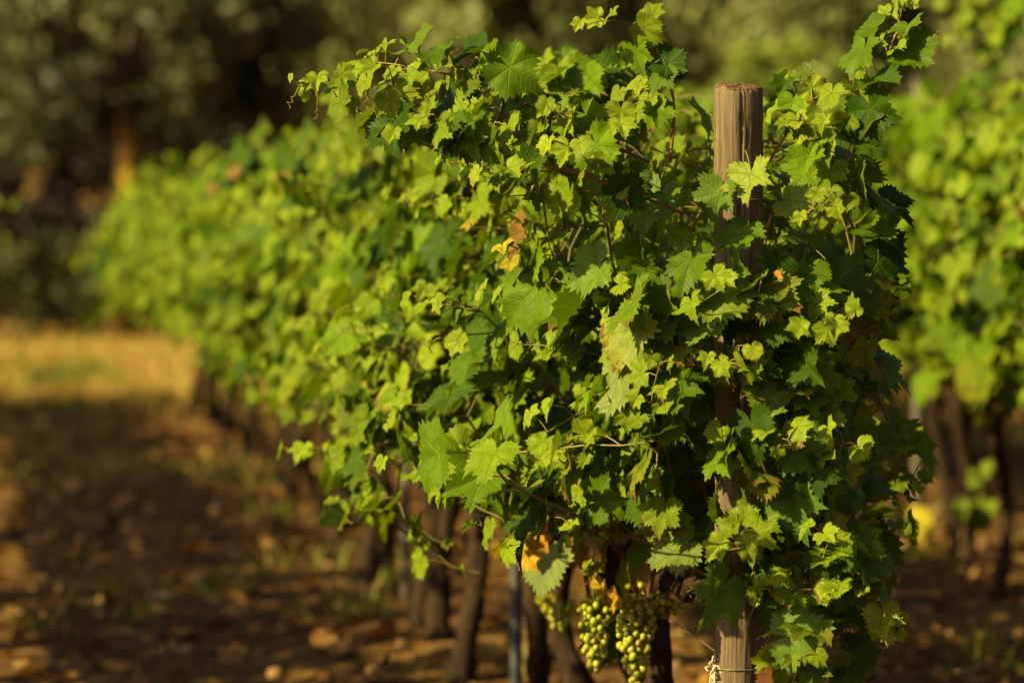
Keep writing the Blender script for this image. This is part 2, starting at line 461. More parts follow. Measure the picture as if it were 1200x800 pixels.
def trunk_mesh(rng, h, r, lean):
    n = 16; t = np.linspace(0, 1, n)
    ph = rng.uniform(0, 6, 2)
    P = np.stack([lean[0] * t + .035 * np.sin(t * rng.uniform(3, 7) + ph[0]) - .035 * math.sin(ph[0]),
                  lean[1] * t + .04 * np.sin(t * rng.uniform(3, 6) + ph[1]) - .04 * math.sin(ph[1]), -.05 + (h + .05) * t], -1)
    P[:, :2] -= P[11, :2]
    R = r * (1.25 - .45 * t + .55 * np.exp(-((t - 1) / .16) ** 2) + .25 * np.exp(-((t - 0) / .1) ** 2)) * (1 + .13 * rng.normal(0, 1, n))
    V, F = tube(P, R, 14, True, .16, rng)
    return V, F, P[-1]

ICO = None
def ico(sub=2):
    global ICO
    import bmesh
    bm = bmesh.new(); bmesh.ops.create_icosphere(bm, subdivisions=sub, radius=1)
    V = np.array([v.co[:] for v in bm.verts]); F = np.array([[v.index for v in f.verts] for f in bm.faces]); bm.free()
    return V, F
ICO2, ICO1 = ico(2), ico(1)

def bunch(rng, top, L=.17, W=.043, n=75, br=.0078):
    """berries around a hanging axis; returns berry and stem collectors"""
    A, S = Acc(), Acc(); pts = []
    for _ in range(n * 40):
        if len(pts) >= n: break
        t = rng.random() ** .9
        rad = W * np.interp(t, [0, .12, .3, .7, 1], [.5, 1, 1, .7, .25]) * rng.uniform(.55, 1)
        a = rng.uniform(0, 2 * np.pi)
        p = np.array([rad * np.cos(a), rad * np.sin(a), -.02 - t * L])
        if all(np.sum((p - q) ** 2) > (br * 1.55) ** 2 for q in pts): pts.append(p)
    for p in pts:
        s = br * rng.uniform(.75, 1.12); c = np.array([.34, .34, .018]) * rng.uniform(.7, 1.2) * np.array([rng.uniform(.85, 1.15), 1, 1])
        A.add(ICO2[0] * s * np.array([1, 1, 1.08]) + p + top, [ICO2[1]], c)
        ax = np.array([0, 0, p[2] + .01]); V, F = tube([ax + top, p + top], [.0009, .0009], 4, False); S.add(V, F, (.2, .2, .06))
    V, F = tube(np.array([[0.012, 0, .06], [0, 0, 0], [0, 0, -.02 - L]]) + top, [.0022, .002, .001], 5); S.add(V, F, (.2, .16, .05))
    return A, S

# ------------------------------------------------------------------ a grape vine
ROWA = math.atan(.116)
SUNV = np.array([SUN.x, SUN.y, SUN.z])
PTOP = np.array([.4285, 9.0, 1.60])
def on_post(p, s):
    """true for a leaf that would crowd or shade the bare top of the end post"""
    if p[1] > 11.5: return False
    px, py = 600 + FPX * p[0] / p[1], 204 + FPX * (CH - p[2]) / p[1]
    if px > 1050 and 190 < py < 480 or px > 1085: return True
    if 800 < px < 895 and py < 97: return True
    if 690 < px < 800 and py > 668 and p[1] < 9.95 and s > .04: return True
    if p[1] > 9.04: return False
    for z, k, dx, rb in ((1.58, .75, -.012, .05), (1.51, .75, -.012, .05), (1.44, .65, -.012, .05), (1.04, .4, -.038, .012), (.62, .42, -.03, .015), (.54, .42, -.03, .015)):
        d = p - np.array([PTOP[0] + dx, PTOP[1], z]); a = d @ SUNV
        if a > 0 and np.linalg.norm(d - a * SUNV) < rb - .02 + s * k: return True
        v = np.array([0, -1.0, -.02]); a = d @ v
        if a > -.02 and np.linalg.norm(d - a * v) < rb + s * k * .93: return True
    return False
def clear_local(loc, rz, zmin=0):
    Mw = np.array(Matrix.LocRotScale(Vector(loc), Matrix.Rotation(rz, 3, 'Z'), None))
    if zmin: return lambda p, s: p[2] < zmin + s * .7 + .25 * max(0, -p[0] - .12) or p[0] > .46
    def f(p, s):
        q = Mw[:3, :3] @ p + Mw[:3, 3]
        return q[2] > 1.63 - s * .5 or (q[2] > 1.45 and q[0] > .43 + .2) or on_post(q, s)
    return f
def vine_meshes(seed, lod, y0=-.45, y1=.45, nshoots=14, zmax=1.56, env=.24, h=.58, r=.03, lean=(0, 0), lateral=.45, split_shoots=False, wide=0.0, dens=1.0, loc=None, big=1.0, zmin=0):
    rng = np.random.default_rng(seed); out = {}
    A = Acc(); V, F, head = trunk_mesh(rng, h, r, lean); A.add(V, F, (.1, .06, .04)); out['trunk'] = [A.build('trunk', BARK)]
    out['cordon'] = []
    for e in (y0, y1):
        n = 9; t = np.linspace(0, 1, n)[:, None]
        P = head + np.array([[0, 0, -.02]]) + t * (np.array([-head[0], e - head[1], .66 - head[2]])) + rng.normal(0, .012, (n, 3)) * np.minimum(t * 3, 1)
        A = Acc(); V, F = tube(P, np.linspace(r * .75, r * .35, n), 9, True, .18, rng); A.add(V, F, (.1, .06, .04))
        out['cordon'].append(A.build('cordon', BARK))
    lv = Leaves(); stems = []
    if loc is not None: lv.clear = clear_local(loc, ROWA, zmin)
    for k in range(nshoots):
        y = y0 + (y1 - y0) * (k + rng.uniform(.1, .9)) / nshoots
        sx = rng.choice([-1, 1]); kind = rng.random()
        st = (rng.normal(0, .02), y, .64 + rng.uniform(-.05, .04))
        A = Acc()
        if kind < .62:
            pts = walk(rng, st, (sx * rng.uniform(.1, .5), rng.normal(0, .25), 1), rng.integers(17, 24), .065, env + wide, zmax, 1.0)
        else:
            pts = walk(rng, st, (sx * rng.uniform(.8, 1.3), rng.normal(0, .3), .9), rng.integers(12, 18), .065, env + .12 + wide, rng.uniform(1.0, 1.35), 1.6)
        if lv.clear is not None:
            cut = [i for i in range(6, len(pts)) if lv.clear(pts[i], .03)]
            if cut: pts = pts[:max(6, cut[0] - 1)]
        tt = np.linspace(0, 1, len(pts))
        V, F = tube(pts, np.interp(tt, [0, 1], [.0048, .0014]), 6 if lod == 0 else 4, False)
        g = np.clip(tt * 1.4 - .1, 0, 1)[:, None]; c = CANE_OLD * (1 - g) + CANE_GREEN * g
        A.add(V, F, np.repeat(c, 6 if lod == 0 else 4, 0))
        shoot_leaves(rng, pts, lv, A, lod, size=(.046 * big, .102 * big), lateral=lateral, dens=dens)
        if lod == 0:
            for i in range(4, len(pts) - 1, 4):
                if rng.random() < .6 and not (lv.clear is not None and lv.clear(pts[i], .09)): tendril(rng, A, pts[i], (np.sign(pts[i][0]) * .8, rng.normal(0, .4), .3))
        stems.append(A)
    if split_shoots: out['shoot'] = [A.build('shoot', STEM) for A in stems]
    else:
        B = Acc()
        for A in stems:
            for V, c in zip(A.V, A.col): pass
            off = B.n
            B.V += A.V; B.col += A.col; B.uv += A.uv; B.n += A.n
            for kx, fl in A.F.items(): B.F.setdefault(kx, []).extend([f + off for f in fl])
        out['canes'] = [B.build('canes', STEM)]
    FA = Acc(); lv.emit(FA, lod, rng)
    out['foliage'] = [FA.build('foliage', LEAF)]
    return out

def make_vine(meshes, loc, rz, label, group):
    root = empty('grape_vine', loc, rz); tag(root, label, 'grape vine', group)
    for part, ms in meshes.items():
        for me in ms: link_mesh(part, me, root)
    return root

ORD = ['first', 'second', 'third', 'fourth', 'fifth', 'sixth', 'seventh', 'eighth', 'ninth', 'tenth', 'eleventh', 'twelfth', 'thirteenth',
       'fourteenth', 'fifteenth', 'sixteenth', 'seventeenth', 'eighteenth', 'nineteenth', 'twentieth']
ORD += ['twenty-' + o for o in ORD[:9]] + ['thirtieth'] + ['thirty-' + o for o in ORD[:9]]

def row_x(Y, off=0.0): return .43 - .116 * (Y - 9.0) + off
def root_inv(loc, rz):
    return np.array(Matrix.LocRotScale(Vector(loc), Matrix.Rotation(rz, 3, 'Z'), None).inverted())

# ------------------------------------------------------------------ ground
def ground():
    xs = np.unique(np.concatenate([np.linspace(-400, -12, 14), np.linspace(-12, -4.5, 26), np.arange(-4.5, 5.5, .045), np.linspace(5.5, 14, 26), np.linspace(14, 400, 14)]))
    ys = np.unique(np.concatenate([np.linspace(-60, 0, 10), np.linspace(0, 12, 40), np.arange(12, 40, .05), np.linspace(40, 60, 60), np.linspace(60, 600, 40)]))
    X, Y = np.meshgrid(xs, ys)
    Z = ground_z(X, Y)
    nx, ny = len(xs), len(ys)
    i = (np.arange(ny - 1)[:, None] * nx + np.arange(nx - 1)[None, :]).ravel()
    me = mesh_np('ground', np.stack([X, Y, Z], -1).reshape(-1, 3), [np.stack([i, i + 1, i + 1 + nx, i + nx], -1)], SOIL)
    tag(link_mesh('ground', me), kind='structure')
def ground_z(X, Y):
    X = np.asarray(X, float); Y = np.asarray(Y, float)
    near = np.clip((Y - 6) / 5, 0, 1) * np.clip((60 - Y) / 20, 0, 1)
    z = .06 * (vnoise(X * 1.3, Y * 1.0, 1) - .5) + .035 * (vnoise(X * 5, Y * 5, 2) - .5) + .02 * (vnoise(X * 13, Y * 13, 3) - .5)
    z = z * near
    return z + 14 * np.clip((Y - 62) / 120, 0, 1) ** 1.3
ground()

# ------------------------------------------------------------------ end post, wires, stakes
def end_post():
    base = at(868, 1085, 9.0); base[2] = 0
    topc = at(864.5, 103, 9.0)
    rng = np.random.default_rng(3)
    ns, nz = 120, 70
    th = np.linspace(0, 2 * np.pi, ns, endpoint=False)
    V = []
    H = topc[2]; lean = topc - base
    crack = -math.pi / 2 + .07
    for k in range(nz):
        t = k / (nz - 1); z = -.3 + (H + .3) * t
        rr = .0458 * (1 + .02 * np.sin(th * 3 + z * 1.3) + .012 * np.sin(th * 7 - z * 3)) + .0009 * rng.normal(0, 1, ns)
        dist = np.abs((th - crack - .05 * math.sin(z * 9) + np.pi) % (2 * np.pi) - np.pi)
        rr -= .006 * np.exp(-(dist / .03) ** 2) * np.clip((z - .9) / .5, 0, 1)
        d2 = np.abs((th - crack - .55 - .03 * math.sin(z * 14) + np.pi) % (2 * np.pi) - np.pi)
        rr -= .003 * np.exp(-(d2 / .05) ** 2) * (1 if 1.2 < z < 1.5 else 0)
        c = base + lean * (max(z, 0) / H)
        V.append(np.stack([c[0] + rr * np.cos(th), c[1] + rr * np.sin(th), np.full(ns, z)], -1))
    V = np.array(V); V[-1][:, :2] = topc[:2] + (V[-1][:, :2] - topc[:2]) * (.975 + .018 * np.sin(th * 5 + 1) * np.sin(th * 3))[:, None]
    cx, cy = topc[0], topc[1]
    def tilt(Q):
        Q = Q.copy(); Q[..., 2] += .17 * (Q[..., 1] - cy) - .04 * (Q[..., 0] - cx); return Q
    V[-1] = tilt(V[-1]); V[-2] = tilt(V[-2]); V[-2][:, 2] = V[-1][:, 2] - .006
    rings = [V.reshape(-1, 3)]
    for f, dz in ((.93, .0035), (.75, .0045), (.5, .004), (.25, .0035), (.03, .003)):
        Q = np.stack([cx + (V[-1][:, 0] - cx) * f, cy + (V[-1][:, 1] - cy) * f, np.full(ns, H + dz) + .0012 * rng.normal(0, 1, ns)], -1)
        rings.append(tilt(Q))
    VV = np.concatenate(rings); nr = nz + 5
    i = np.arange(nr - 1)[:, None] * ns; j = np.arange(ns)[None]; k = (j + 1) % ns
    Q = np.stack([i + j, i + k, i + ns + k, i + ns + j], -1).reshape(-1, 4)
    mi = np.repeat(np.r_[np.zeros(nz - 1), np.ones(5)], ns)
    VV = VV - base
    me = mesh_np('wooden_post', VV, [Q], [POST, POSTTOP], matidx=mi)
    o = link_mesh('wooden_post', me); o.location = base
    tag(o, 'round weathered grey-brown wooden post with cracked flat top among the vine leaves', 'post')
    return base, lean / H
PB, PL = end_post()

def wires():
    names = [('lowest galvanised wire looped around the wooden post near the ground', .49), ('middle galvanised wire running back through the front row leaves', 1.0),
             ('highest galvanised wire running back through the front row leaves', 1.38)]
    for lab, z in names:
        c = PB + PL * z; r = .0485
        th = np.linspace(-.2, 2 * np.pi + .5, 40)
        loop = np.stack([c[0] + r * np.cos(th + 2), c[1] + r * np.sin(th + 2), np.full(40, z) + .004 * th / 6], -1)
        Ys = np.linspace(9.1, 30.5, 60)
        run = np.stack([row_x(Ys) + .0, Ys, z + .01 * np.sin(Ys * 2.1)], -1)
        a = Acc()
        V, F = tube(loop, .0013, 5); a.add(V, F, (.4, .4, .4))
        V, F = tube(np.vstack([loop[-1][None], run]), .0012, 5); a.add(V, F, (.4, .4, .4))
        tag(link_mesh('trellis_wire', a.build('trellis_wire', WIREM)), lab, 'wire', 'trellis wires of the front row')
    # knot of pale twine at the wire, left of the post
    rng = np.random.default_rng(8); a = Acc(); k = at(838, 778, 8.99)
    for q in range(5):
        P = k + np.cumsum(rng.normal(0, .006, (10, 3)) * np.array([1, .6, 1.3]), 0) + np.array([0, 0, -.012 * (q % 2)])
        V, F = tube(spline(P, 24), .0022, 6); a.add(V, F, (.5, .42, .3))
    V, F = tube(spline([k, k + [-.008, 0, -.02], k + [-.002, -.004, -.045], k + [-.012, 0, -.06]], 14), .0022, 6); a.add(V, F, (.5, .42, .3))
    tag(link_mesh('twine_knot', a.build('twine_knot', TWINE)), 'pale frayed twine knot tied to the wire left of the post', 'twine')
wires()

def stake(px, Y, h, wd, label, mat, off=0.0, x=None):
    X = row_x(Y, off) if x is None else x
    A = Acc(); t = .0035
    # a C-profile vineyard stake with notched edge
    prof = np.array([[-wd / 2, 0], [wd / 2, 0], [wd / 2, wd * .7], [wd / 2 - t, wd * .7], [wd / 2 - t, t], [-wd / 2 + t, t], [-wd / 2 + t, wd * .7], [-wd / 2, wd * .7]])
    n = len(prof); zs = np.linspace(-.2, h, 30)
    V = np.concatenate([np.c_[prof, np.full(n, z)] for z in zs])
    i = np.arange(len(zs) - 1)[:, None] * n; j = np.arange(n)[None]; k = (j + 1) % n
    Q = np.stack([i + j, i + k, i + n + k, i + n + j], -1).reshape(-1, 4)
    top = (len(zs) - 1) * n + np.array([[0, 1, 4, 5], [1, 2, 3, 4], [0, 5, 6, 7]])
    A.add(V, [Q, top])
    for z in np.arange(.3, h, .15):     # wire hooks
        V, F = tube([[wd / 2, .004, z], [wd / 2 + .008, .004, z + .006], [wd / 2 + .009, .004, z + .018]], .002, 5); A.add(V, F)
    o = link_mesh('vineyard_stake', A.build('vineyard_stake', mat, smooth=False)); o.location = (X, Y, 0); o.rotation_euler = (0, 0, ROWA)
    tag(o, label, 'stake', 'metal stakes in the vine rows')
stake(603, 12.6, 1.5, .030, 'blue-grey steel stake between dark trunks in the front row', STEEL)
stake(474, 15.75, 1.5, .03, 'thin pale grey stake further back between front row trunks', RUST)
stake(0, 21.5, 1.5, .03, 'grey stake hidden deep in the far part of the front row', RUST)
stake(0, 17.85, 1.78, .04, 'grey stake rising just above the leaves of the right-hand row', RUST, 2.13)

# ------------------------------------------------------------------ front row: hero vines, then copies
FRONT = [(10.03, 772), (10.62, 725), (11.7, 655), (12.15, 630), (13.5, 563), (14.3, 527), (14.8, 509), (15.35, 490), (16.3, 457), (16.8, 442), (17.8, 415)]
FY = [y for y, _ in FRONT] + list(np.arange(18.5, 29.6, .72))
GF = 'vines of the front row'
specs = [dict(y0=-1.05, y1=.30, nshoots=29, lod=0, big=1.12, lateral=.36, split_shoots=True, r=.033, dens=1.0),
         dict(y0=-.35, y1=.55, nshoots=22, lod=0, big=1.12, lateral=.38, split_shoots=True, r=.028),
         dict(y0=-.5, y1=.3, nshoots=19, lod=0, big=1.08, split_shoots=True, lean=(-.05, .1)),
         dict(y0=-.2, y1=.7, nshoots=19, lod=0, big=1.08, lean=(.06, -.1)),
         dict(y0=-.6, y1=.4, nshoots=17, lod=1), dict(y0=-.4, y1=.4, nshoots=14, lod=1)]
LAB = ['vine just behind the wooden post, dark trunk with green grape bunches and sharp bright leaves',
       'vine behind the post with green bunches and yellow leaves, left of the dark grape-hung trunk',
       'vine with leaning trunk crossing its neighbour just right of the blue-grey stake',
       'vine with trunk leaning toward its neighbour, nearest right of the blue-grey stake']
roots = []
for i, (sp, Y) in enumerate(zip(specs, FY)):
    lod = sp.pop('lod')
    lab = LAB[i] if i < 4 else ORD[i] + ' vine behind the wooden post in the front row, softly blurred'
    roots.append(make_vine(vine_meshes(100 + i, lod, loc=(row_x(Y), Y, 0), zmin=0 if i < 2 else .56, **sp), (row_x(Y), Y, 0), ROWA, lab, GF))
VAR = [vine_meshes(300 + i, 2 if i < 5 else 1, loc=(0, 0, 0), zmin=.54, r=.025, nshoots=13, lateral=.4, big=1.1, zmax=1.45, wide=.05) for i in range(7)]
SPARSE = [vine_meshes(470 + i, 2, loc=(0, 0, 0), zmin=.40, nshoots=14, lateral=.38, zmax=1.47, wide=.03, dens=1) for i in range(2)]
LOW = [vine_meshes(330 + i, 2, loc=(0, 0, 0), zmin=.36, nshoots=17, lateral=.45, big=1.1, zmax=1.5, env=.27, wide=.05, r=.024) for i in range(4)]
WIDE = [vine_meshes(400 + i, 2, nshoots=15, lateral=.5, zmax=1.38, wide=.05) for i in range(2)]
def copy_vine(proto_meshes, loc, rz, label, group, first):
    key = id(proto_meshes)
    if key not in first:
        first[key] = make_vine(proto_meshes, loc, rz, label, group); r = first[key]
    else:
        src = first[key]; r = src.copy(); COL.objects.link(r); r.location = loc; r.rotation_euler = (0, 0, rz)
        r['label'] = label; r['group'] = group
        for ch in src.children:
            c = ch.copy(); COL.objects.link(c); c.parent = r
    return r
PR = {}
rnd = random.Random(5)
for i, Y in enumerate(FY[6:], 6):
    far = Y > 26.5
    ms = WIDE[i % 2] if far else VAR[5 + i % 2] if Y < 18 else VAR[i % 5]
    o = copy_vine(ms, (row_x(Y) + rnd.uniform(-.03, .03), Y, 0), ROWA + rnd.uniform(-.12, .12), ORD[i] + ' vine behind the wooden post in the front row' + (', at its blurred far end' if far else ', out of focus'), GF, PR)
    o.scale = (1, 1, rnd.uniform(.93, 1.04) * (1 if Y < 27.8 else .93 if Y < 29.4 else .80))
# right-hand row: its near part is outside the frame
Y = 11.2; k = 0
while Y < 31:
    if Y > 16.1:
        lab, k = ORD[k] + ' vine in from the right edge of the photo, in the blurred right-hand row', k + 1
    else: lab = 'leafy vine of the right-hand row, beyond the right edge of the photo'
    o = copy_vine(LOW[rnd.randrange(4)], (row_x(Y, 2.13) + rnd.uniform(-.03, .03), Y, 0), ROWA + rnd.uniform(-.12, .12), lab, 'vines of the right-hand row', PR)
    o.scale = (1, 1, rnd.uniform(1.03, 1.13)); Y += rnd.uniform(.58, .7)
Y = 12.0
while Y < 31:
    copy_vine(VAR[rnd.randrange(5)], (row_x(Y, 4.26), Y, 0), ROWA + rnd.uniform(-.12, .12), 'vine of the distant row seen only in gaps behind the right-hand row', 'vines of the row behind the right-hand row', PR); Y += .75
Y = 8.2
while Y < 29:
    o = copy_vine(SPARSE[rnd.randrange(2)], (row_x(Y, -2.13), Y, 0), ROWA + rnd.uniform(-.12, .12), 'leafy vine of the left-hand row beyond the left edge of the photo, shading the lane', 'vines of the left-hand row', PR)
    o.scale = (1, 1, rnd.uniform(.95, 1.03)); Y += rnd.uniform(.68, .78)

# ------------------------------------------------------------------ hand-placed shoots and leaves on the vine at the post
def hero_shoot(root, rng, scr, n, label, size=(.035, .06), r0=.0036, outer=(-.4, -.8, .3), lateral=.3, tips=3, dens=1.0, col0=CANE_OLD, dark=0.0):
    inv = root_inv(root.location, root.rotation_euler.z)
    P = spline([at(*s) for s in scr], n)
    A, lv = Acc(), Leaves(); lv.clear = on_post
    tt = np.linspace(0, 1, n)[:, None]; c = col0 * (1 - tt) + CANE_GREEN * tt * 1.15
    fine = spline(P, n * 3); ft = np.linspace(0, 1, n * 3)[:, None]
    V, F = tube(fine, np.linspace(r0, .0011, n * 3), 7, True, .05, rng); V = V
    cc = np.repeat(col0 * (1 - ft) + CANE_GREEN * ft * 1.15, 7, 0); cc = np.vstack([cc, cc[:1], cc[-1:]])
    A.add(V, F, cc)
    shoot_leaves(rng, P, lv, A, 0, size=size, lateral=lateral, dens=dens, up_w=.3, outer=np.array(outer, float), yel=0)
    for q in range(tips):
        i = n - 1 - q * 2
        tendril(rng, A, P[i], (rng.uniform(-.6, .2), rng.uniform(-.3, .3), rng.uniform(-.9, -.1)), rng.uniform(.035, .07))
    # tight furled tip
    for q in range(4):
        lv.add(P[-1] + rng.normal(0, .008, 3), rng.normal(0, 1, 3) + np.array(outer), P[-1] - P[-2] + rng.normal(0, .02, 3), rng.uniform(.012, .022), YOUNG * rng.uniform(.9, 1.3))
    s = link_mesh('shoot', A.build('shoot', STEM, inv), root); tag(s, label)
    FA = Acc(); lv.emit(FA, 0, rng)
    link_mesh('foliage', FA.build('foliage', LEAF, inv), s)

rg = np.random.default_rng(78)
R0, R1 = roots[0], roots[1]
hero_shoot(R0, rg, [(800, 250, 8.9), (740, 226, 8.82), (660, 198, 8.8), (600, 184, 8.82), (545, 180, 8.85), (480, 164, 8.9), (425, 134, 8.95), (385, 110, 9.0), (352, 100, 9.05)], 26, 'long reddish shoot arching out to the left with hanging tendrils', size=(.04, .066), lateral=.45)
hero_shoot(R0, rg, [(760, 190, 9.1), (690, 158, 9.0), (620, 126, 8.95), (565, 98, 8.95), (510, 84, 9.0), (465, 76, 9.05), (432, 72, 9.1)], 20, 'upper shoot arching left with pale curled tip', size=(.042, .068), lateral=.5)
hero_shoot(R0, rg, [(785, 190, 9.05), (790, 130, 9.05), (782, 85, 9.05), (768, 52, 9.05), (765, 30, 9.05)], 11, 'short upright shoot standing above the canopy left of the post', size=(.036, .056), lateral=.5)
hero_shoot(R0, rg, [(940, 260, 8.95), (985, 200, 8.9), (1012, 160, 8.9), (1030, 118, 8.9), (1040, 70, 8.92), (1052, 30, 8.95), (1058, 8, 8.95)], 17, 'tall orange-stemmed shoot rising above the leaves right of the post', size=(.045, .075), lateral=.5, outer=(-.2, -.8, .3), tips=1)
hero_shoot(R0, rg, [(900, 190, 9.0), (925, 150, 9.0), (935, 115, 9.0), (928, 92, 9.02)], 9, 'small leafy shoot just right of the post top', size=(.03, .05), lateral=.5, tips=1)
hero_shoot(R1, rg, [(690, 180, 10.4), (680, 110, 10.4), (672, 95, 10.4), (662, 82, 10.4)], 11, 'rounded leafy shoot tip on top of the canopy', size=(.04, .06), lateral=.6, tips=1)
hero_shoot(R0, rg, [(890, 420, 8.88), (930, 520, 8.86), (950, 610, 8.85), (975, 670, 8.85), (1020, 700, 8.85), (1050, 735, 8.85)], 14, 'drooping shoot with serrated leaves right of the post near the ground', size=(.045, .07), lateral=.5, outer=(.2, -.8, .2), tips=1)
hero_shoot(R0, rg, [(960, 330, 9.1), (1010, 420, 9.15), (1040, 490, 9.2), (1060, 540, 9.2), (1070, 580, 9.2)], 12, 'dark shaded shoot hanging off the right side', size=(.06, .085), lateral=.3, outer=(.8, -.3, .2), tips=0)
hero_shoot(R0, rg, [(940, 200, 9.05), (985, 240, 9.1), (1010, 300, 9.1), (1010, 370, 9.1), (990, 430, 9.1)], 14, 'shaded shoot with large dark leaves on the right side of the canopy', size=(.065, .09), lateral=.2, outer=(.8, -.3, .2), tips=0)
hero_shoot(R0, rg, [(905, 250, 8.87), (880, 330, 8.85), (890, 400, 8.85), (870, 470, 8.84), (885, 560, 8.84), (880, 640, 8.84), (890, 700, 8.84)], 22, 'leafy shoot hanging down in front of the post', size=(.045, .075), lateral=.55, outer=(-.1, -.9, .3), tips=2)
hero_shoot(R0, rg, [(930, 300, 8.9), (945, 390, 8.88), (930, 470, 8.88), (940, 560, 8.88), (925, 650, 8.88), (935, 720, 8.88)], 20, 'leafy shoot hanging right of the post', size=(.045, .075), lateral=.5, outer=(.1, -.9, .3), tips=1)
hero_shoot(R0, rg, [(800, 300, 8.88), (780, 380, 8.85), (790, 460, 8.85), (770, 540, 8.85), (790, 620, 8.86), (815, 650, 8.88)], 20, 'leafy shoot hanging left of the post', size=(.045, .08), lateral=.5, outer=(-.3, -.9, .3), tips=1)

hero_shoot(R0, rg, [(900, 500, 8.95), (915, 580, 8.92), (905, 660, 8.9), (925, 730, 8.9), (930, 800, 8.9), (940, 850, 8.9)], 18, 'shoot hanging to the bottom edge of the photo right of the post', size=(.05, .08), lateral=.5, outer=(0, -.9, .3), tips=1)
hero_shoot(R0, rg, [(960, 560, 9.05), (975, 640, 9.05), (965, 720, 9.05), (985, 790, 9.05), (990, 850, 9.05)], 16, 'shaded shoot hanging behind the others right of the post', size=(.055, .085), lateral=.4, outer=(.4, -.7, .2), tips=0)
hero_shoot(R0, rg, [(720, 480, 9.1), (700, 550, 9.05), (715, 610, 9.05), (705, 660, 9.1)], 12, 'short shoot hanging above the grape bunches', size=(.045, .075), lateral=.5, outer=(-.6, -.7, .3), tips=1)
hero_shoot(R1, rg, [(700, 240, 9.6), (640, 185, 9.5), (590, 150, 9.45), (540, 130, 9.45), (500, 115, 9.45)], 15, 'leafy shoot between the two arching shoots', size=(.045, .075), lateral=.6, tips=1)
hero_shoot(R1, rg, [(760, 200, 9.7), (730, 140, 9.6), (700, 115, 9.6), (660, 108, 9.6), (630, 115, 9.6)], 14, 'leafy shoot curling over the canopy top', size=(.045, .075), lateral=.6, tips=1)
